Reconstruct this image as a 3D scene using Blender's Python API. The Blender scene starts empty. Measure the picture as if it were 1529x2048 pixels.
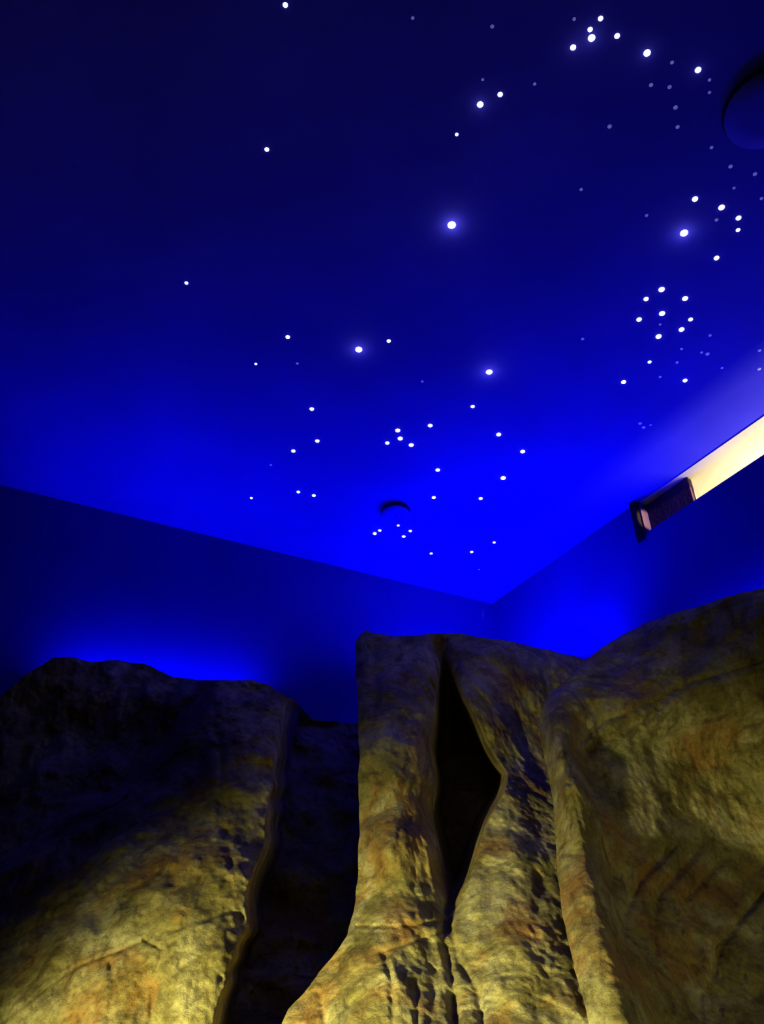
import bpy, bmesh, math
import numpy as np
from mathutils import Vector, Matrix

scene = bpy.context.scene
COL = scene.collection

# ------------------------------------------------------------------ camera
CAMZ = 1.6                       # eye height
PITCH = math.radians(38.0)       # looking up
FPX = 1740.0                     # focal length in pixels of the 1529x2048 frame
cam_d = bpy.data.cameras.new('camera')
cam_d.sensor_fit = 'VERTICAL'
cam_d.sensor_height = 24.0
cam_d.lens = 24.0 * FPX / 2048.0
cam_d.clip_start = 0.05
cam = bpy.data.objects.new('camera', cam_d)
cam.location = (0, 0, CAMZ)
cam.rotation_euler = (math.pi / 2 + PITCH, 0, 0)
COL.objects.link(cam)
scene.camera = cam

# ------------------------------------------------------------------ world, exposure
w = bpy.data.worlds.new('world')
scene.world = w
w.use_nodes = True
w.node_tree.nodes['Background'].inputs[0].default_value = (0.0, 0.0, 0.0, 1)
w.node_tree.nodes['Background'].inputs[1].default_value = 0.0
vs = scene.view_settings
vs.view_transform = 'Standard'
vs.look = 'None'
vs.exposure = 0.0
vs.gamma = 1.0
vs.use_curve_mapping = False

BLUE = (0.0, 0.0, 1.0)
WARM = (1.0, 0.92, 0.48)


def light(name, kind, loc, target, power, color, **kw):
    d = bpy.data.lights.new(name, kind)
    d.energy = power
    d.color = color
    for k, v in kw.items():
        setattr(d, k, v)
    o = bpy.data.objects.new(name, d)
    o.location = loc
    v = Vector(target) - Vector(loc)
    o.rotation_euler = v.to_track_quat('-Z', 'Y').to_euler()
    COL.objects.link(o)
    return o


def strip(name, a, b, power, color, width=0.04, aim=(0, 0, 1), spread=180):
    """a long thin lamp lying between two points"""
    a, b = Vector(a), Vector(b)
    d = bpy.data.lights.new(name, 'AREA')
    d.shape = 'RECTANGLE'
    d.size = (b - a).length
    d.size_y = width
    d.energy = power
    d.color = color
    d.spread = math.radians(spread)
    o = bpy.data.objects.new(name, d)
    z = -Vector(aim).normalized()
    x = (b - a).normalized()
    y = z.cross(x).normalized()
    x = y.cross(z).normalized()
    m = Matrix((x, y, z)).transposed().to_4x4()
    m.translation = (a + b) / 2
    o.matrix_world = m
    COL.objects.link(o)
    return o


# blue strips hidden behind the rock tops
strip('blue_strip_light', (-1.52, 3.74, 3.56), (-0.62, 4.13, 3.56), 12, BLUE, aim=(0.0, -0.35, 1), spread=164)
strip('blue_strip_light', (-0.36, 4.20, 3.14), (-0.28, 4.24, 3.14), 0.7, BLUE, aim=(0.35, 0.1, 1))
strip('blue_strip_light', (0.15, 4.30, 3.80), (0.70, 4.50, 3.80), 13, BLUE, aim=(0, -0.3, 1), spread=164)
strip('blue_strip_light', (0.80, 4.30, 3.78), (1.08, 3.92, 3.78), 14, BLUE, aim=(-0.1, -0.3, 1), spread=160)
strip('blue_strip_light', (1.38, 3.68, 3.60), (2.10, 2.60, 3.60), 7, BLUE, aim=(-0.3, -0.2, 1))
# warm lamp at the foot of the rocks
light('rock_spot', 'SPOT', (-1.30, 0.95, 1.15), (-0.16, 2.90, 1.22), 860, WARM,
      spot_size=math.radians(73), spot_blend=1.0, shadow_soft_size=0.09)

# much weaker warm fill, added to lift the shaded face of the right rock
light('rock_spot', 'SPOT', (1.7, 0.5, 1.0), (1.25, 3.0, 1.80), 58, WARM,
      spot_size=math.radians(60), spot_blend=1.0, shadow_soft_size=0.25)

# weak warm fill added behind the camera to lift the dark rock
light('warm_fill', 'AREA', (0.3, -1.9, 3.2), (0, 3, 2.4), 0.4, WARM, shape='DISK', size=0.8)

# ------------------------------------------------------------------ geometry helpers
SP, CP = math.sin(PITCH), math.cos(PITCH)


def ray(x, y):
    x = np.asarray(x, float) - 764.5
    y = 1024.0 - np.asarray(y, float)
    return np.stack([x, -SP * y + CP * FPX, CP * y + SP * FPX], -1)


def at_depth(x, y, D):
    """world point on the line of sight through a photo point, D metres in front (world Y)"""
    r = ray(x, y)
    p = r * (np.asarray(D, float) / r[..., 1])[..., None]
    p[..., 2] += CAMZ
    return p


CEIL = CAMZ + 3.0


def on_ceiling(x, y, z=CEIL):
    r = ray(x, y)
    p = r * ((z - CAMZ) / r[2])
    p[2] += CAMZ
    return Vector(p)


def mesh_obj(name, verts, faces, mat, parent=None, smooth=False):
    me = bpy.data.meshes.new(name)
    me.from_pydata([tuple(v) for v in verts], [], [tuple(f) for f in faces])
    me.update()
    if mat:
        me.materials.append(mat)
    if smooth:
        me.polygons.foreach_set('use_smooth', [True] * len(me.polygons))
    o = bpy.data.objects.new(name, me)
    COL.objects.link(o)
    if parent:
        o.parent = parent
    return o


def thing(o, label, cat, group=None):
    o['label'] = label
    o['category'] = cat
    if group:
        o['group'] = group
    return o


def struct(o, label=None):
    o['kind'] = 'structure'
    if label:
        o['label'] = label
    return o


def prism(verts, faces, poly, z0, z1):
    n0 = len(verts)
    n = len(poly)
    for z in (z0, z1):
        for p in poly:
            verts.append((p[0], p[1], z))
    faces.append([n0 + i for i in reversed(range(n))])
    faces.append([n0 + n + i for i in range(n)])
    for i in range(n):
        j = (i + 1) % n
        faces.append([n0 + i, n0 + j, n0 + n + j, n0 + n + i])


# ------------------------------------------------------------------ materials
def new_mat(name):
    m = bpy.data.materials.new(name)
    m.use_nodes = True
    nt = m.node_tree
    return m, nt, nt.nodes['Principled BSDF']


def paint(name, c1, c2, scale=1.2, rough=0.85, bump=0.15, bscale=60.0):
    m, nt, b = new_mat(name)
    tc = nt.nodes.new('ShaderNodeTexCoord')
    n = nt.nodes.new('ShaderNodeTexNoise')
    n.inputs['Scale'].default_value = scale
    n.inputs['Detail'].default_value = 5
    r = nt.nodes.new('ShaderNodeValToRGB')
    r.color_ramp.elements[0].position = 0.35
    r.color_ramp.elements[1].position = 0.68
    r.color_ramp.elements[0].color = (*c1, 1)
    r.color_ramp.elements[1].color = (*c2, 1)
    nt.links.new(tc.outputs['Object'], n.inputs['Vector'])
    nt.links.new(n.outputs['Fac'], r.inputs['Fac'])
    nt.links.new(r.outputs['Color'], b.inputs['Base Color'])
    b.inputs['Roughness'].default_value = rough
    b.inputs['Specular IOR Level'].default_value = 0.2
    n2 = nt.nodes.new('ShaderNodeTexNoise')
    n2.inputs['Scale'].default_value = bscale
    n2.inputs['Detail'].default_value = 3
    bp = nt.nodes.new('ShaderNodeBump')
    bp.inputs['Strength'].default_value = bump
    bp.inputs['Distance'].default_value = 0.004
    nt.links.new(tc.outputs['Object'], n2.inputs['Vector'])
    nt.links.new(n2.outputs['Fac'], bp.inputs['Height'])
    nt.links.new(bp.outputs['Normal'], b.inputs['Normal'])
    return m


def emis(name, col, s):
    m, nt, b = new_mat(name)
    b.inputs['Base Color'].default_value = (0.8, 0.8, 0.8, 1)
    b.inputs['Emission Color'].default_value = (*col, 1)
    b.inputs['Emission Strength'].default_value = s
    return m


def rock_material():
    m, nt, b = new_mat('rock')
    N, Lk = nt.nodes, nt.links
    tc = N.new('ShaderNodeTexCoord')

    def noise(scale, detail=6, rough=0.6, dist=0.0):
        n = N.new('ShaderNodeTexNoise')
        n.inputs['Scale'].default_value = scale
        n.inputs['Detail'].default_value = detail
        n.inputs['Roughness'].default_value = rough
        n.inputs['Distortion'].default_value = dist
        Lk.new(tc.outputs['Object'], n.inputs['Vector'])
        return n

    def ramp(src, stops):
        r = N.new('ShaderNodeValToRGB')
        e = r.color_ramp.elements
        while len(e) > 1:
            e.remove(e[-1])
        e[0].position, e[0].color = stops[0][0], (*stops[0][1], 1)
        for p, c in stops[1:]:
            k = e.new(p)
            k.color = (*c, 1)
        Lk.new(src, r.inputs['Fac'])
        return r

    def mix(f, a, c, mode='MIX'):
        x = N.new('ShaderNodeMix')
        x.data_type = 'RGBA'
        x.blend_type = mode
        if isinstance(f, float):
            x.inputs[0].default_value = f
        else:
            Lk.new(f, x.inputs[0])
        Lk.new(a, x.inputs[6])
        if isinstance(c, tuple):
            x.inputs[7].default_value = (*c, 1)
        else:
            Lk.new(c, x.inputs[7])
        return x.outputs[2]

    base = ramp(noise(5.5, 8, 0.62, 0.6).outputs['Fac'],
                [(0.30, (0.18, 0.15, 0.028)), (0.47, (0.36, 0.31, 0.085)), (0.60, (0.52, 0.47, 0.18)), (0.75, (0.64, 0.61, 0.30))])
    orange = ramp(noise(3.1, 5, 0.6, 0.9).outputs['Fac'], [(0.50, (0, 0, 0)), (0.66, (0.85, 0.85, 0.85))])
    c = mix(orange.outputs['Color'], base.outputs['Color'], (0.40, 0.20, 0.035))
    green = ramp(noise(4.3, 4, 0.6, 0.5).outputs['Fac'], [(0.58, (0, 0, 0)), (0.72, (0.6, 0.6, 0.6))])
    c = mix(green.outputs['Color'], c, (0.16, 0.19, 0.035))
    stain = ramp(noise(7.5, 7, 0.7, 1.2).outputs['Fac'], [(0.36, (0.30, 0.27, 0.25)), (0.50, (1, 1, 1))])
    c = mix(0.75, c, stain.outputs['Color'], 'MULTIPLY')
    speck = ramp(noise(60, 3, 0.6).outputs['Fac'], [(0.36, (0.45, 0.42, 0.40)), (0.55, (1, 1, 1))])
    c = mix(0.45, c, speck.outputs['Color'], 'MULTIPLY')
    Lk.new(c, b.inputs['Base Color'])
    b.inputs['Roughness'].default_value = 0.8
    b.inputs['Specular IOR Level'].default_value = 0.25
    # relief
    b1 = N.new('ShaderNodeBump')
    b1.inputs['Strength'].default_value = 0.8
    b1.inputs['Distance'].default_value = 0.018
    Lk.new(noise(20, 8, 0.7, 0.0).outputs['Fac'], b1.inputs['Height'])
    b2 = N.new('ShaderNodeBump')
    b2.inputs['Strength'].default_value = 0.6
    b2.inputs['Distance'].default_value = 0.009
    Lk.new(noise(85, 6, 0.7).outputs['Fac'], b2.inputs['Height'])
    Lk.new(b1.outputs['Normal'], b2.inputs['Normal'])
    Lk.new(b2.outputs['Normal'], b.inputs['Normal'])
    return m


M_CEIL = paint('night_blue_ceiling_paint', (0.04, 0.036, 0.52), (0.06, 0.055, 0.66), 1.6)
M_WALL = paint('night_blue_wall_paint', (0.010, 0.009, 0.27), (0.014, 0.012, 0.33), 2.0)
M_FLOOR = paint('dark_stone_floor', (0.05, 0.045, 0.04), (0.10, 0.09, 0.07), 4.0, 0.7, 0.5, 20)
M_CREAM = paint('cream_plaster', (0.78, 0.70, 0.50), (0.84, 0.77, 0.58), 3.0)
M_JAMB = paint('raw_timber_jamb', (0.62, 0.40, 0.17), (0.72, 0.50, 0.24), 8.0)
M_BLACK = paint('black_slot_shadow', (0.004, 0.004, 0.012), (0.007, 0.007, 0.018), 6.0)
M_PANEL = paint('dark_plum_board', (0.05, 0.022, 0.06), (0.07, 0.03, 0.08), 12.0)
M_STAR = emis('lit_star_lens', (1.0, 0.99, 0.95), 6.0)
M_FAINT = emis('faint_star_lens', (0.30, 0.30, 1.0), 0.22)
M_SPEAKER_SHADE = paint('shaded_speaker_side', (0.004, 0.004, 0.05), (0.006, 0.006, 0.07), 6.0)  # shade of the speaker's side put into the colour
M_GRILLE = paint('blue_speaker_grille', (0.05, 0.05, 0.40), (0.07, 0.07, 0.50), 6.0, 0.8, 0.8, 220)
M_ROCK = rock_material()

# ------------------------------------------------------------------ room shell
K = on_ceiling(985, 1208)
L0 = on_ceiling(0, 970)
R0 = on_ceiling(1529, 826)
eL = Vector(((L0 - K).x, (L0 - K).y)).normalized()
eR = Vector(((R0 - K).x, (R0 - K).y)).normalized()
K2 = Vector((K.x, K.y))
A = K2 + eL * 4.7
B = K2 + eR * 7.0
C1 = Vector((B.x, -2.4))
C2 = Vector((A.x, -2.4))
nL = Vector((eL.y, -eL.x))        # outward from the room through the left wall
if nL.y < 0:
    nL = -nL
nR = Vector((-eR.y, eR.x))
if nR.x < 0:
    nR = -nR
T = 0.12


def wall_seg(verts, faces, p, q, n, z0, z1, t=T):
    prism(verts, faces, [p, q, q + n * t, p + n * t], z0, z1)


def one_wall(name, p, q, n):
    v, f = [], []
    wall_seg(v, f, p, q, n, 0, CEIL)
    return struct(mesh_obj(name, v, f, M_WALL))


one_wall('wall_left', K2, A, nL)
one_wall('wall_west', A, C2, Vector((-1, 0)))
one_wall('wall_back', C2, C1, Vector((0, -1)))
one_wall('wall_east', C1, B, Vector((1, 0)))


def s_of(px, py):
    """distance along the right wall from the corner"""
    r = ray(px, py)
    n = np.array([nR.x, nR.y])
    k = np.array([K.x, K.y])
    t = (k @ n) / (r[:2] @ n)
    p = r * t
    return float((p[:2] - k) @ np.array([eR.x, eR.y])), p[2] + CAMZ


S0, _ = s_of(1287, 1041)
S1 = s_of(1380, 972)[0] - 0.035
_, SILL = s_of(1390, 1001)
S2 = S1 + 1.75
WR = lambda s, d=0.0: K2 + eR * s + nR * d
v, f = [], []
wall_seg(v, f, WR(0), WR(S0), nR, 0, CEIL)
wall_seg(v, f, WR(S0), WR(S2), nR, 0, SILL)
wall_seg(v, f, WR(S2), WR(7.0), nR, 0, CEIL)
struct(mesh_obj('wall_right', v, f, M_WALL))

v, f = [], []
prism(v, f, [C2 + Vector((-.2, -.2)), C1 + Vector((.2, -.2)), B + Vector((.2, 0)), K2 + Vector((0, 0.0)), A + Vector((-.2, 0))], CEIL, CEIL + 0.1)
struct(mesh_obj('ceiling', v, f, M_CEIL))
v, f = [], []
prism(v, f, [C2, C1, B, K2, A], -0.1, 0.0)
struct(mesh_obj('floor', v, f, M_FLOOR))

# the lit slot high in the right wall
win = bpy.data.objects.new('window_1', None)
win.location = (0, 0, 0)
COL.objects.link(win)
struct(win, 'glowing slot high in the right wall, open to a warm lit recess')
BD = 0.055          # how far back the dark board sits
RD = 0.75           # depth of the lit recess


def piece(name, poly, z0, z1, mat):
    v, f = [], []
    prism(v, f, poly, z0, z1)
    return mesh_obj(name, v, f, mat, win)


piece('jamb', [WR(S0 - 0.012, 0.0), WR(S0, 0.0), WR(S0, BD), WR(S0 - 0.012, BD)], SILL, CEIL, M_JAMB)
piece('soffit', [WR(S0, 0.012), WR(S2, 0.012), WR(S2, RD), WR(S0, RD)], CEIL - 0.006, CEIL + 0.1, M_CREAM)
piece('board', [WR(S0, BD), WR(S1, BD), WR(S1, BD + 0.012), WR(S0, BD + 0.012)], SILL - 0.1, CEIL - 0.006, M_PANEL)
piece('recess_wall', [WR(S0, RD), WR(S2, RD), WR(S2, RD + 0.05), WR(S0, RD + 0.05)], SILL - 0.4, CEIL, M_CREAM)
piece('recess_wall', [WR(S2, T), WR(S2 + .05, T), WR(S2 + .05, RD), WR(S2, RD)], SILL - 0.4, CEIL, M_CREAM)
piece('recess_wall', [WR(S1 - .05, BD + .03), WR(S1, BD + .03), WR(S1, RD), WR(S1 - .05, RD)], SILL - 0.4, CEIL, M_CREAM)
piece('recess_floor', [WR(S0, T), WR(S2, T), WR(S2, RD), WR(S0, RD)], SILL - 0.45, SILL - 0.4, M_CREAM)
strip('recess_light', (*WR(S1 + 0.12, 0.36), SILL - 0.12), (*WR(S2 - 0.1, 0.36), SILL - 0.12), 10, (1.0, 0.90, 0.66), width=0.06,
      aim=(-nR.x * 0.25, -nR.y * 0.25, 1))

jl = WR(S2 - 0.06, 0.04)  # unseen spot added further along the slot to brighten the jamb
light('jamb_fill', 'SPOT', (jl.x, jl.y, SILL + 0.07), (*WR(S0, BD * 0.65), SILL + 0.10), 850, (1.0, 0.62, 0.22),
      spot_size=math.radians(4.0), spot_blend=0.4, shadow_soft_size=0.01)

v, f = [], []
prism(v, f, [WR(S0 - 0.045, -0.030), WR(S0 - 0.012, -0.030), WR(S0 - 0.012, 0), WR(S0 - 0.060, 0)], SILL - 0.035, CEIL)  # shadow beside the slot, built as a black strip
tr = struct(mesh_obj('shadow_strip_1', v, f, M_BLACK), 'black strip standing in for the shadow beside the lit slot')

# ------------------------------------------------------------------ rocks
_rng = np.random.RandomState(7)
_perm = _rng.permutation(512)
_perm = np.concatenate([_perm, _perm, _perm])
_grad = _rng.normal(size=(512, 3))
_grad /= np.linalg.norm(_grad, axis=1)[:, None]


def gnoise(P):
    i = np.floor(P).astype(int)
    fr = P - i
    u = fr * fr * fr * (fr * (fr * 6 - 15) + 10)
    out = np.zeros(P.shape[:-1])
    for dx in (0, 1):
        for dy in (0, 1):
            for dz in (0, 1):
                h = _perm[(_perm[(_perm[(i[..., 0] + dx) & 511] + i[..., 1] + dy) & 511] + i[..., 2] + dz) & 511] & 511
                g = _grad[h]
                d = ((fr - np.array([dx, dy, dz])) * g).sum(-1)
                wx = u[..., 0] if dx else 1 - u[..., 0]
                wy = u[..., 1] if dy else 1 - u[..., 1]
                wz = u[..., 2] if dz else 1 - u[..., 2]
                out += d * wx * wy * wz
    return out


def fbm(P, scale, octaves=5, gain=0.5, ridged=False):
    a, s, t = 1.0, scale, 0.0
    for k in range(octaves):
        n = gnoise(P * s + k * 17.3)
        if ridged:
            n = 0.5 - np.abs(n) * 2
        t = t + a * n
        a *= gain
        s *= 2.03
    return t


def tps(ctrl, X, Y):
    c = np.array(ctrl, float)
    p, d = c[:, :2] / 500.0, c[:, 2]
    n = len(p)

    def U(r2):
        return np.where(r2 > 1e-12, r2 * np.log(np.maximum(r2, 1e-12)), 0)
    Kk = U(((p[:, None] - p[None]) ** 2).sum(-1)) + np.eye(n) * 0.002
    P = np.hstack([np.ones((n, 1)), p])
    M = np.zeros((n + 3, n + 3))
    M[:n, :n], M[:n, n:], M[n:, :n] = Kk, P, P.T
    sol = np.linalg.solve(M, np.concatenate([d, np.zeros(3)]))
    out = sol[n] + sol[n + 1] * X / 500 + sol[n + 2] * Y / 500
    for k in range(n):
        out = out + sol[k] * U((X / 500 - p[k, 0]) ** 2 + (Y / 500 - p[k, 1]) ** 2)
    return out


def seg_dist(X, Y, line):
    best = np.full(X.shape, 1e9)
    for (x0, y0), (x1, y1) in zip(line[:-1], line[1:]):
        vx, vy = x1 - x0, y1 - y0
        t = np.clip(((X - x0) * vx + (Y - y0) * vy) / (vx * vx + vy * vy + 1e-9), 0, 1)
        best = np.minimum(best, np.hypot(X - x0 - t * vx, Y - y0 - t * vy))
    return best


def inside(X, Y, poly):
    c = np.zeros(X.shape, bool)
    n = len(poly)
    for i in range(n):
        x0, y0 = poly[i]
        x1, y1 = poly[(i + 1) % n]
        if y0 == y1:
            continue
        c ^= ((Y < y0) != (Y < y1)) & (X < (x1 - x0) * (Y - y0) / (y1 - y0) + x0)
    return c


def sdf(X, Y, poly):
    d = seg_dist(X, Y, list(poly) + [poly[0]])
    return np.where(inside(X, Y, poly), -d, d)


def sstep(a, b, x):
    t = np.clip((x - a) / (b - a), 0, 1)
    return t * t * (3 - 2 * t)


def line_x(line, Y):
    l = np.array(line, float)
    o = np.argsort(l[:, 1])
    return np.interp(Y, l[o, 1], l[o, 0])


def curve_at(line, t):
    l = np.array(line, float)
    # round the traced outline a little so that it does not show straight pieces
    s = np.concatenate([[0], np.cumsum(np.hypot(*np.diff(l, axis=0).T))])
    s /= s[-1]
    return np.stack([np.interp(t, s, l[:, 0]), np.interp(t, s, l[:, 1])], -1)


def grooves(X, Y, D, lst):
    for line, wd, dp in lst:
        D = D + 0.5 * dp * np.exp(-(seg_dist(X, Y, line) / (wd * 1.15)) ** 2)
    return D


def keep_inside(P, gap=0.03):
    """nothing of a rock passes through the two walls behind it"""
    for n_ in (nL, nR):
        d = (P[..., 0] - K.x) * n_.x + (P[..., 1] - K.y) * n_.y + gap
        d = np.maximum(d, 0)
        P[..., 0] -= d * n_.x
        P[..., 1] -= d * n_.y


def rock(name, top, left, right, bottom, depth_fn, nu, nv, thick, shrink, rough=1.0, seed=0.0):
    """front surface between four outline curves, each point at its own distance,
    then sides and a back so that the rock has real thickness"""
    u = np.linspace(0, 1, nu)
    vv = np.interp(np.linspace(0, 1, nv), [0, 0.9, 1], [0, 0.37, 1])
    Tt, Bb = curve_at(top, u), curve_at(bottom, u)
    Lf, Rt = curve_at(left, vv), curve_at(right, vv)
    Ug, Vg = np.meshgrid(u, vv)
    U3, V3 = Ug[..., None], Vg[..., None]
    P = ((1 - V3) * Tt[None] + V3 * Bb[None] + (1 - U3) * Lf[:, None] + U3 * Rt[:, None]
         - ((1 - U3) * (1 - V3) * Tt[0] + U3 * (1 - V3) * Tt[-1] + (1 - U3) * V3 * Bb[0] + U3 * V3 * Bb[-1]))
    X, Y = P[..., 0], P[..., 1]
    # ragged outline: a few pixels of real unevenness on the edges
    W0 = at_depth(X, Y, np.full(X.shape, 3.0))
    jit = fbm(W0 + seed, 9.0, 4) * 5.0
    Y = Y + jit * np.exp(-Vg * 12)
    X = X + jit * (np.exp(-Ug * 25) + np.exp(-(1 - Ug) * 25)) * np.clip(Vg * 8, 0, 1)
    D = depth_fn(X, Y)
    # top edge rolls back
    dtop = np.minimum.reduce([Vg * 700.0]) / 46.0
    D = D + 0.14 * np.exp(-dtop * 1.6)
    W0 = at_depth(X, Y, D)
    Wn = W0 * np.array([1.0, 1.0, 0.75]) + seed
    n = fbm(Wn, 2.3, 3) * 0.10 + fbm(Wn, 6.0, 4, 0.55) * 0.05 + np.clip(fbm(Wn, 5.0, 4, 0.55, True), -1, 0.4) * -0.018
    n += np.abs(fbm(Wn * np.array([1.6, 1.6, 0.6]), 5.5, 3)) * 0.022
    D = D - n * rough
    W = at_depth(X, Y, D)
    W[-1, :, 2] = 0.0
    keep_inside(W)
    verts = [W.reshape(-1, 3)]
    faces = []
    idx = np.arange(nu * nv).reshape(nv, nu)
    q = np.stack([idx[:-1, :-1], idx[1:, :-1], idx[1:, 1:], idx[:-1, 1:]], -1).reshape(-1, 4)
    faces.append(q)
    # the back: the same relief, smoother, a hand's breadth or more behind the front
    cx, cy = X.mean(), Y.mean()
    s = 1 - shrink
    Wb = at_depth(cx + (X - cx) * s, cy + (Y - cy) * s, D + thick)
    Wb[-1, :, 2] = 0.0
    keep_inside(Wb, 0.015)
    verts.append(Wb.reshape(-1, 3))
    off = nu * nv
    faces.append(q[:, ::-1] + off)
    loop = np.concatenate([idx[0, :], idx[1:, -1], idx[-1, -2::-1], idx[-2:0:-1, 0]])
    nxt = np.roll(loop, -1)
    # sides in steps that bulge a little, so the rim is round and not a cut edge
    faces.append(np.stack([loop, nxt, nxt + off, loop + off], -1))
    V = np.concatenate(verts)
    # down to the floor: the lowest row is already near it
    F = [tuple(int(i) for i in r) for blk in faces for r in blk]
    me = bpy.data.meshes.new(name)
    me.from_pydata(V.tolist(), [], F)
    me.update()
    bm = bmesh.new()
    bm.from_mesh(me)
    bmesh.ops.recalc_face_normals(bm, faces=bm.faces)
    bm.to_mesh(me)
    bm.free()
    me.materials.append(M_ROCK)
    me.polygons.foreach_set('use_smooth', [True] * len(me.polygons))
    o = bpy.data.objects.new(name, me)
    COL.objects.link(o)
    return o


YB = 3900        # below the picture: the rocks run down to the floor

# ---- left rock with the crevice behind its right edge
cliff = [(600, 1370), (572, 1420), (556, 1480), (548, 1560), (530, 1660), (508, 1760), (492, 1830), (486, 1870), (462, 1940), (440, 2000), (418, 2060), (380, 2300), (360, YB)]
left_ctrl = [(-250, 1500, 3.18), (110, 1320, 3.28), (300, 1345, 3.32), (530, 1370, 3.34), (0, 1500, 3.22), (250, 1500, 3.34), (420, 1480, 3.14),
             (520, 1500, 3.12), (560, 1440, 3.2), (-200, 1750, 3.2), (0, 1700, 3.12), (250, 1700, 2.98), (430, 1700, 2.90), (500, 1700, 2.93),
             (0, 1900, 2.92), (300, 1900, 2.74), (430, 1900, 2.70), (0, 2060, 2.78), (250, 2060, 2.64), (420, 2060, 2.60), (250, 2500, 2.50), (-200, 2500, 2.6)]
left_grooves = [([(0, 2048), (60, 2000), (150, 1935), (290, 1880)], 4, .018), ([(438, 1470), (446, 1560), (438, 1640)], 7, .03),
                ([(300, 2060), (308, 1970), (325, 1900), (290, 1880)], 5, .025), ([(215, 2060), (228, 1980), (222, 1925)], 6, .02),
                ([(340, 1862), (420, 1836), (495, 1806)], 6, .022), ([(0, 1600), (110, 1460), (190, 1350)], 16, .05),
                ([(190, 1640), (300, 1480), (345, 1380)], 16, .045), ([(40, 1530), (60, 1440), (130, 1350)], 12, .03),
                ([(360, 1700), (350, 1760)], 12, .02), ([(200, 1780), (270, 1730)], 10, .02), ([(90, 1850), (150, 1790), (140, 1720)], 8, .02),
                ([(395, 1430), (400, 1560)], 14, .03), ([(480, 1960), (500, 2010), (470, 2060)], 8, .04)]


def D_left(X, Y):
    Yc = np.minimum(Y, 2500)
    D = tps(left_ctrl, np.clip(X, -300, 640), Yc)
    ridge = [(430, 1300), (410, 1400), (350, 1490), (235, 1600), (100, 1680), (-60, 1760), (-400, 1900)]
    poly = ridge + [(-900, 1900), (-900, 1000), (430, 1000)]
    sd = sdf(X, Y, poly)
    D = D + 0.17 * sstep(25, -30, sd) * sstep(-420, -120, sd)
    D = grooves(X, Y, D, left_grooves)
    cx = line_x(cliff, Y) + 5 * np.sin(Y / 41.0 + 2 * np.sin(Y / 97.0)) + 2.5 * np.sin(Y / 14.3 + 3 * np.sin(Y / 51.0))
    d = X - cx
    dep = np.interp(Y, [1300, 1380, 1450, 1900, 2060, 2200], [0.35, 0.5, 0.85, 0.85, 0.65, 0.5])
    D = D + dep * sstep(-4, 36, d) + 0.02 * sstep(-40, 0, d) ** 2
    return D


lr = rock('rock_formation',
          [(-420, 1560), (-200, 1500), (-60, 1440), (0, 1395), (60, 1345), (105, 1316), (150, 1313), (185, 1325), (235, 1320), (300, 1333), (345, 1354), (420, 1360), (500, 1360),
           (540, 1371), (585, 1398), (628, 1440), (700, 1447), (760, 1450)],
          [(-420, 1560), (-430, 2000), (-430, YB)], [(760, 1450), (760, 2000), (740, YB)],
          [(-430, YB), (740, YB)], D_left, 480, 600, 0.12, 0.0, 1.0, 0.0)
thing(lr, 'wide sloping artificial rock at left, lit right edge dropping into a black crevice', 'rock')

# ---- middle rock
mid_left = [(712, 1283), (711, 1320), (716, 1400), (719, 1500), (717, 1560), (720, 1650), (716, 1760), (709, 1820), (694, 1870), (670, 1905), (648, 1935), (615, 1975), (575, 2020), (553, 2070),
            (520, 2300), (500, YB)]
mid_ctrl = [(790, 1290, 3.54), (790, 1400, 3.28), (790, 1550, 3.12), (790, 1700, 3.02), (790, 1850, 2.90), (720, 1400, 3.33), (720, 1600, 3.22), (720, 1750, 3.14), (855, 1400, 3.36),
            (858, 1600, 3.24), (880, 1760, 3.10), (650, 1950, 2.90), (570, 2040, 2.85), (760, 1980, 2.72), (760, 2100, 2.60), (900, 1900, 2.90), (900, 2060, 2.66),
            (960, 1300, 3.56), (1100, 1320, 3.66), (1200, 1350, 3.68), (950, 1420, 3.40), (1050, 1430, 3.60), (1060, 1560, 3.42), (1020, 1600, 3.26), (960, 1750, 3.05), (1080, 1700, 3.14),
            (1000, 1880, 2.86), (1100, 1880, 2.88), (1050, 2060, 2.60), (1200, 2060, 2.66), (1200, 1700, 3.25), (1250, 1500, 3.7), (900, 2500, 2.56), (1300, 2500, 2.60), (560, 2500, 2.65)]
recess = [(874, 1290), (862, 1480), (866, 1620), (880, 1730), (897, 1812), (903, 1808), (925, 1768), (955, 1690), (975, 1650), (1000, 1600), (1012, 1548), (985, 1500), (950, 1440), (925, 1395), (900, 1320)]
mid_grooves = [([(715, 1852), (800, 1853), (885, 1842)], 4, .02), ([(765, 1905), (830, 1882), (890, 1862)], 4, .025), ([(897, 1812), (888, 1880), (902, 1950), (912, 2060)], 8, .05),
               ([(900, 1860), (922, 1930), (960, 1990), (965, 2060)], 7, .03), ([(935, 1745), (905, 1800), (893, 1850)], 9, .04), ([(720, 1645), (780, 1612), (840, 1570)], 8, .03),
               ([(795, 1700), (800, 1660), (820, 1635)], 6, .02), ([(788, 2060), (785, 1970), (770, 1910)], 6, .03), ([(750, 1290), (752, 1440), (760, 1560)], 9, .035),
               ([(825, 1290), (830, 1420)], 10, .02), ([(990, 1330), (990, 1440)], 16, .03), ([(1035, 1320), (1045, 1400)], 10, .03), ([(640, 1990), (655, 2060)], 8, .03),
               ([(700, 2010), (760, 1960)], 7, .02), ([(1085, 1750), (1070, 1860), (1100, 1960), (1060, 2000)], 12, .02), ([(980, 1790), (985, 1880)], 12, .02),
               ([(830, 1960), (835, 2060)], 6, .02), ([(870, 1930), (860, 2060)], 9, .02)]


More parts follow.
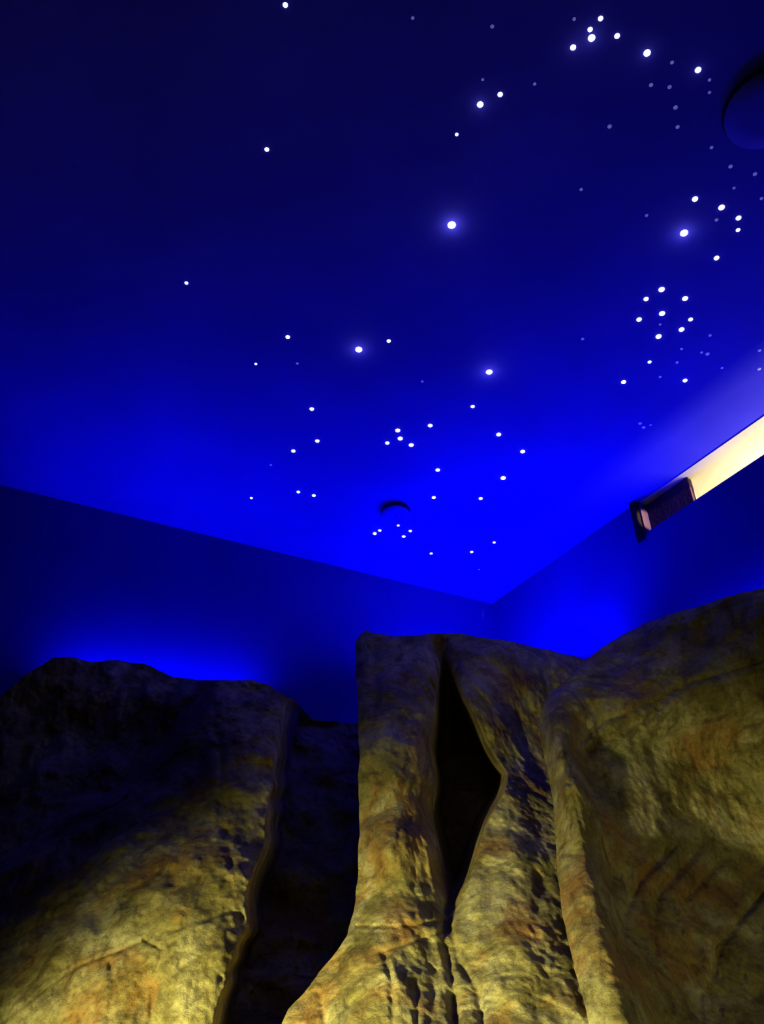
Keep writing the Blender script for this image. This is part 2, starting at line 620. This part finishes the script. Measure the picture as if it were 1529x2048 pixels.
def D_mid(X, Y):
    Yc = np.minimum(Y, 2500)
    D = tps(mid_ctrl, np.clip(X, 480, 1320), Yc)
    D = grooves(X, Y, D, mid_grooves)
    sd = sdf(X + 4 * np.sin(Y / 37.0 + 2 * np.sin(Y / 83.0)), Y, recess)
    left_w = sstep(960, 880, X)               # pillar side rolls in softly, the right lip is sharp
    sh = left_w * 14.0
    D = D + 0.80 * sstep(3, -24, sd) * sstep(1285, 1440, Y) + 0.10 * sstep(28, -6, sd) * left_w
    return D


mr = rock('rock_formation',
          [(712, 1283), (722, 1268), (735, 1262), (748, 1267), (790, 1272), (840, 1270), (890, 1266), (940, 1270), (1010, 1280), (1080, 1296), (1145, 1313), (1200, 1330), (1300, 1360)],
          mid_left, [(1300, 1360), (1290, 1600), (1300, 2000), (1320, YB)],
          [(500, YB), (1320, YB)], D_mid, 500, 600, 0.20, 0.02, 0.8, 5.1)
thing(mr, 'tall middle artificial rock with a narrow upright pillar and a black teardrop hollow', 'rock')

# ---- right rock
r_left = [(1118, 1373), (1100, 1388), (1087, 1412), (1080, 1440), (1082, 1480), (1095, 1540), (1108, 1600), (1112, 1700), (1122, 1800), (1140, 1900), (1165, 1990), (1180, 2070), (1200, 2300), (1220, YB)]
ridge_line = [(1130, 1380), (1112, 1430), (1120, 1500), (1140, 1560), (1158, 1640), (1172, 1720), (1190, 1800), (1212, 1900), (1240, 1980), (1262, 2060), (1300, 2300), (1320, YB)]
r_ctrl = [(1130, 1360, 3.22), (1112, 1430, 3.06), (1125, 1500, 3.02), (1140, 1560, 2.98), (1165, 1700, 2.84), (1190, 1800, 2.74), (1212, 1900, 2.64), (1262, 2060, 2.50),
          (1200, 1300, 3.30), (1300, 1245, 3.22), (1460, 1195, 2.96), (1560, 1175, 2.84), (1250, 1400, 3.10), (1400, 1400, 3.12), (1529, 1400, 3.14), (1250, 1600, 2.94), (1400, 1600, 3.10),
          (1529, 1600, 3.17), (1280, 1800, 2.84), (1400, 1800, 2.97), (1529, 1800, 3.08), (1350, 2000, 2.68), (1529, 2000, 2.86), (1400, 2060, 2.68), (1700, 1500, 2.96), (1900, 1500, 2.68),
          (1900, 2000, 2.66), (1700, 2000, 2.82), (1400, 2500, 2.60), (1800, 2500, 2.6)]
r_grooves = [([(1105, 1575), (1135, 1530), (1165, 1480), (1210, 1440), (1300, 1405), (1370, 1370), (1529, 1318)], 6, .03),
             ([(1140, 1565), (1160, 1520), (1205, 1480), (1285, 1452), (1330, 1400)], 7, .03), ([(1142, 1570), (1162, 1640), (1176, 1700), (1185, 1740)], 5, .025),
             ([(1243, 1900), (1250, 1830), (1280, 1760), (1345, 1695)], 8, .045), ([(1305, 1850), (1318, 1790), (1360, 1740), (1405, 1690)], 10, .04),
             ([(1370, 1800), (1440, 1725)], 8, .03), ([(1540, 1770), (1470, 1850), (1440, 1900), (1425, 1960)], 8, .04), ([(1388, 1880), (1405, 1930), (1440, 1955)], 7, .03),
             ([(1400, 1560), (1470, 1530)], 12, .02), ([(1400, 1990), (1405, 2060)], 7, .02), ([(1300, 1500), (1360, 1460), (1450, 1440)], 10, .02)]


def D_right(X, Y):
    Yc = np.minimum(Y, 2500)
    D = tps(r_ctrl, np.clip(X, 1000, 1950), Yc)
    D = grooves(X, Y, D, r_grooves)
    rx = line_x(ridge_line, Y)
    lx = line_x(r_left, Y)
    t = np.clip((rx - X) / np.maximum(rx - lx, 8), 0, 1.3)
    D = D + np.interp(Y, [1380, 1600, 1800, 2060], [.16, .20, .16, .12]) * t ** 1.5
    # the face right of the ridge turns away before it comes forward again
    D = D + 0.17 * sstep(4, 50, X - rx) * sstep(1390, 1520, Y)
    D = D + 0.05 * sstep(4, 70, X - rx - 20)
    return D


rr = rock('rock_formation',
          [(1118, 1373), (1150, 1345), (1175, 1318), (1200, 1297), (1250, 1266), (1290, 1247), (1340, 1228), (1400, 1213), (1455, 1192), (1529, 1177), (1650, 1160), (1800, 1160), (1950, 1190)],
          r_left, [(1950, 1190), (2000, 1600), (2050, 2300), (2050, YB)],
          [(1220, YB), (2050, YB)], D_right, 500, 600, 0.10, 0.02, 0.8, 11.7)
thing(rr, 'broad domed artificial rock on the right, curved cracks under the glowing slot', 'rock')

# ------------------------------------------------------------------ ceiling speakers
def lathe(name, prof, mat, parent=None, n=48):
    v, f = [], []
    for r, z in prof:
        for i in range(n):
            a = 2 * math.pi * i / n
            v.append((r * math.cos(a), r * math.sin(a), z))
    for k in range(len(prof) - 1):
        for i in range(n):
            j = (i + 1) % n
            f.append((k * n + i, k * n + j, (k + 1) * n + j, (k + 1) * n + i))
    f.append([i for i in range(n)])
    f.append([(len(prof) - 1) * n + i for i in reversed(range(n))])
    return mesh_obj(name, v, f, mat, parent, True)


def speaker(px, py, r, label, h=0.028):
    e = bpy.data.objects.new('ceiling_speaker', None)
    e.location = on_ceiling(px, py)
    COL.objects.link(e)
    thing(e, label, 'speaker', 'round speakers on the ceiling')
    lathe('housing', [(r, 0), (r, -h * 0.9), (r * 0.985, -h)], M_SPEAKER_SHADE, e)
    lathe('grille', [(r * 0.985, -h + 0.001), (r * 0.97, -h - 0.003), (r * 0.5, -h - 0.007), (r * 0.05, -h - 0.008)], M_CEIL, e)


speaker(792, 1021, 0.080, 'small round ceiling speaker, a dark crescent above the lowest stars')
speaker(1530, 214, 0.145, 'large round dark ceiling speaker cut by the right picture edge')

# ------------------------------------------------------------------ stars
def dome_mesh(name, mat, squash=0.55):
    bm = bmesh.new()
    bmesh.ops.create_uvsphere(bm, u_segments=16, v_segments=10, radius=1.0)
    for vv_ in bm.verts:
        if vv_.co.z > 0:
            vv_.co.z *= 0.02
        else:
            vv_.co.z *= squash
    me = bpy.data.meshes.new(name)
    bm.to_mesh(me)
    bm.free()
    me.materials.append(mat)
    me.polygons.foreach_set('use_smooth', [True] * len(me.polygons))
    return me


LIT = dome_mesh('star_lens', M_STAR, 0.38)
DIM = dome_mesh('faint_star_lens', M_FAINT, 0.3)

# x, y, radius in mm, own glow in watts, label, group
STARS = [
    (904, 450, 22, .11, 'largest glowing star light, alone in the dark middle of the ceiling', 'brightest star lights'),
    (1369, 466, 21, .09, 'large glowing star light under the short row of four stars at right', 'brightest star lights'),
    (718, 699, 21, .08, 'large glowing star light left of centre, beside a small star', 'brightest star lights'),
    (979, 744, 20, .07, 'large glowing star light right of centre, lowest of the haloed four', 'brightest star lights'),
    (1184, 76, 16, .03, 'brightest star light of the tight top cluster, in its middle', 'star lights of the top cluster'),
    (1147, 95, 13, .012, 'star light at the lower left end of the tight top cluster', 'star lights of the top cluster'),
    (1202, 37, 11, 0, 'topmost star light of the tight top cluster', 'star lights of the top cluster'),
    (1181, 59, 11, 0, 'small star light just above the brightest of the top cluster', 'star lights of the top cluster'),
    (1235, 72, 12, 0, 'star light at the right end of the tight top cluster', 'star lights of the top cluster'),
    (1295, 106, 16, .02, 'bright star light between the top cluster and the large speaker', 'star lights across the upper ceiling'),
    (1397, 140, 14, .01, 'star light nearest the large ceiling speaker', 'star lights across the upper ceiling'),
    (961, 209, 15, .03, 'brighter lower star light of the slanting pair at top centre', 'star lights across the upper ceiling'),
    (1001, 189, 12, 0, 'smaller upper star light of the slanting pair at top centre', 'star lights across the upper ceiling'),
    (914, 269, 8, 0, 'tiny star light below the slanting pair at top centre', 'star lights across the upper ceiling'),
    (571, 10, 11, 0, 'star light at the very top edge, left of centre', 'star lights across the upper ceiling'),
    (534, 299, 11, 0, 'lone star light in the dark upper left ceiling', 'star lights across the upper ceiling'),
    (373, 566, 10, 0, 'leftmost star light of all, alone on the ceiling', 'star lights across the upper ceiling'),
    (1391, 398, 15, 0, 'first star light of the short row of four at right, leftmost', 'star lights in the right row'),
    (1444, 415, 16, 0, 'second and brightest star light of the short right row', 'star lights in the right row'),
    (1478, 436, 14, 0, 'third star light of the short right row', 'star lights in the right row'),
    (1477, 460, 11, 0, 'thin small star light ending the short right row', 'star lights in the right row'),
    (1434, 516, 14, 0, 'star light alone below the short right row', 'star lights in the right row'),
    (1324, 579, 17, 0, 'top star light of the oval ring at right', 'star lights of the oval ring'),
    (1293, 598, 14, 0, 'upper left star light of the oval ring', 'star lights of the oval ring'),
    (1371, 597, 16, 0, 'upper right star light of the oval ring', 'star lights of the oval ring'),
    (1325, 627, 17, 0, 'star light in the centre of the oval ring', 'star lights of the oval ring'),
    (1279, 639, 15, 0, 'star light at the left side of the oval ring', 'star lights of the oval ring'),
    (1382, 639, 13, 0, 'thin star light at the right side of the oval ring', 'star lights of the oval ring'),
    (1364, 659, 16, 0, 'lower right star light of the oval ring', 'star lights of the oval ring'),
    (1318, 673, 17, 0, 'bottom star light of the oval ring', 'star lights of the oval ring'),
    (1300, 724, 11, 0, 'tiny thin star light below the oval ring', 'star lights above the glowing slot'),
    (1248, 764, 15, 0, 'left star light of the wide pair above the slot', 'star lights above the glowing slot'),
    (1371, 761, 14, 0, 'right star light of the wide pair above the slot', 'star lights above the glowing slot'),
    (576, 674, 13, 0, 'star light left of the large haloed star at left centre', 'star lights in the left chain'),
    (512, 728, 8, 0, 'tiny dim star light at the upper left end of the left chain', 'star lights in the left chain'),
    (624, 818, 14, 0, 'star light in the upper part of the left chain, alone', 'star lights in the left chain'),
    (635, 882, 14, 0, 'upper right star light of the slanting left pair', 'star lights in the left chain'),
    (587, 902, 14, 0, 'lower left star light of the slanting left pair', 'star lights in the left chain'),
    (597, 984, 12, 0, 'left star light of the close pair above the left wall', 'star lights in the left chain'),
    (628, 991, 13, 0, 'right star light of the close pair above the left wall', 'star lights in the left chain'),
    (503, 996, 10, 0, 'small star light nearest the left wall edge', 'star lights in the left chain'),
    (778, 682, 12, 0, 'small star light right of the large haloed star at left centre', 'star lights in the middle'),
    (796, 861, 16, 0, 'topmost star light of the tight centre cluster', 'star lights of the centre cluster'),
    (801, 877, 17, 0, 'brightest star light in the middle of the tight centre cluster', 'star lights of the centre cluster'),
    (775, 886, 14, 0, 'left star light of the tight centre cluster', 'star lights of the centre cluster'),
    (823, 890, 16, 0, 'right star light of the tight centre cluster', 'star lights of the centre cluster'),
    (861, 851, 15, 0, 'star light above and right of the tight centre cluster', 'star lights in the middle'),
    (876, 940, 15, 0, 'star light below and right of the centre cluster', 'star lights in the middle'),
    (868, 995, 14, 0, 'star light right of the small ceiling speaker', 'star lights in the middle'),
    (946, 813, 13, 0, 'star light just below the lowest haloed star', 'star lights in the right arc'),
    (998, 869, 16, 0, 'second star light of the arc right of centre', 'star lights in the right arc'),
    (1046, 903, 16, 0, 'rightmost star light of the arc right of centre', 'star lights in the right arc'),
    (1007, 956, 18, 0, 'brightest star light of the arc, below its rightmost', 'star lights in the right arc'),
    (962, 997, 14, 0, 'lowest star light of the arc right of centre', 'star lights in the right arc'),
    (797, 1051, 10, 0, 'thin star light directly below the small speaker', 'star lights under the small speaker'),
    (760, 1061, 12, 0, 'upper right one of the two touching star lights below the speaker', 'star lights under the small speaker'),
    (750, 1067, 14, 0, 'lower left one of the two touching star lights below the speaker', 'star lights under the small speaker'),
    (821, 1062, 12, 0, 'thin star light lower right of the small speaker', 'star lights under the small speaker'),
    (808, 1073, 13, 0, 'lowest star light of the group under the small speaker', 'star lights under the small speaker'),
    (863, 1107, 11, 0, 'left star light of the three nearest the room corner', 'star lights near the corner'),
    (944, 1104, 12, 0, 'middle star light of the three nearest the room corner', 'star lights near the corner'),
    (989, 1085, 11, 0, 'right star light of the three nearest the room corner', 'star lights near the corner'),
]
FAINT = [
    (826, 36, 8, 'faint star light at the top edge, the only one left of the slanting pair'),
    (985, 53, 9, 'faint star light at the top, above the slanting pair'),
    (966, 159, 7, 'faint star light right above the brighter star of the slanting pair'),
    (1070, 168, 8, 'faint star light right of the slanting pair'),
    (1149, 38, 8, 'faint star light left of the top cluster, level with its topmost star'),
    (1345, 125, 9, 'faint star light between the two bright stars by the large speaker'),
    (1303, 170, 10, 'faint left one of the two faint stars below the bright upper right star'),
    (1340, 174, 10, 'faint right one of the two faint stars below the bright upper right star'),
    (1420, 160, 8, 'faint star light just below the star nearest the large speaker'),
    (1420, 185, 8, 'faint star light at the left rim of the large speaker'),
    (1352, 215, 11, 'clearest faint star light left of the large speaker'),
    (1356, 254, 10, 'faint star light lower left of the large speaker'),
    (1220, 253, 11, 'faint streak-like star light in the empty upper right ceiling'),
    (1163, 379, 9, 'faint star light between the two upper haloed stars'),
    (1424, 295, 9, 'faint star light below the large speaker, high on the right'),
    (1462, 333, 11, 'clear faint star light above the short right row'),
    (1511, 348, 11, 'faint star light near the right edge above the short row'),
    (1469, 376, 8, 'faint star light just above the brightest star of the right row'),
    (1524, 397, 9, 'faint star light at the right picture edge, beside the short row'),
    (1434, 440, 10, 'faint star light under the short right row'),
    (1294, 431, 9, 'faint star light upper left of the right haloed star'),
    (1166, 678, 10, 'faint star light alone left of the oval ring'),
    (1321, 649, 8, 'faint star light inside the lower oval ring'),
    (1421, 671, 10, 'faint star light right of the oval ring bottom'),
    (1364, 698, 9, 'faint star light just below the oval ring'),
    (1404, 705, 9, 'faint left neighbour in the small faint pair below the oval ring'),
    (1416, 708, 13, 'faint wide right star of the small faint pair below the oval ring'),
    (1355, 725, 10, 'faint star light right of the tiny star below the ring'),
    (1445, 736, 9, 'faint star light between the slot and the faint pair'),
    (1520, 701, 11, 'upper faint star light at the right edge above the slot'),
    (1519, 738, 12, 'lower faint star light at the right edge above the slot'),
    (1321, 754, 9, 'faint star light between the wide pair above the slot'),
    (1281, 847, 12, 'faint left star of the trio at the slot far end'),
    (1288, 855, 12, 'faint lowest star of the trio at the slot far end'),
    (1302, 850, 8, 'faint right star of the trio at the slot far end'),
    (595, 727, 9, 'faint star light under the first star of the left chain'),
    (845, 763, 9, 'faint star light between the two lower haloed stars'),
    (542, 930, 9, 'faint star light left of the slanting left pair'),
    (959, 1139, 8, 'faint star light closest to the room corner'),
]
for x, y, r, glow, label, group in STARS:
    o = bpy.data.objects.new('star_light', LIT)
    o.location = on_ceiling(x, y)
    o.scale = (r * 0.72 / 1000.0,) * 3
    COL.objects.link(o)
    thing(o, label, 'star light', group)
    if glow:
        d = bpy.data.lights.new('star_glow', 'POINT')
        d.energy = glow * (0.55 if glow > 0.05 else 0.35)
        d.color = (1.0, 0.97, 0.95)
        d.shadow_soft_size = 0.008
        g = bpy.data.objects.new('star_glow', d)
        g.location = o.location + Vector((0, 0, -0.032))
        COL.objects.link(g)
for x, y, r, label in FAINT:
    o = bpy.data.objects.new('faint_star_light', DIM)
    o.location = on_ceiling(x, y)
    o.scale = (r * 0.72 / 1000.0,) * 3
    COL.objects.link(o)
    thing(o, label, 'star light', 'unlit and faint star lights')
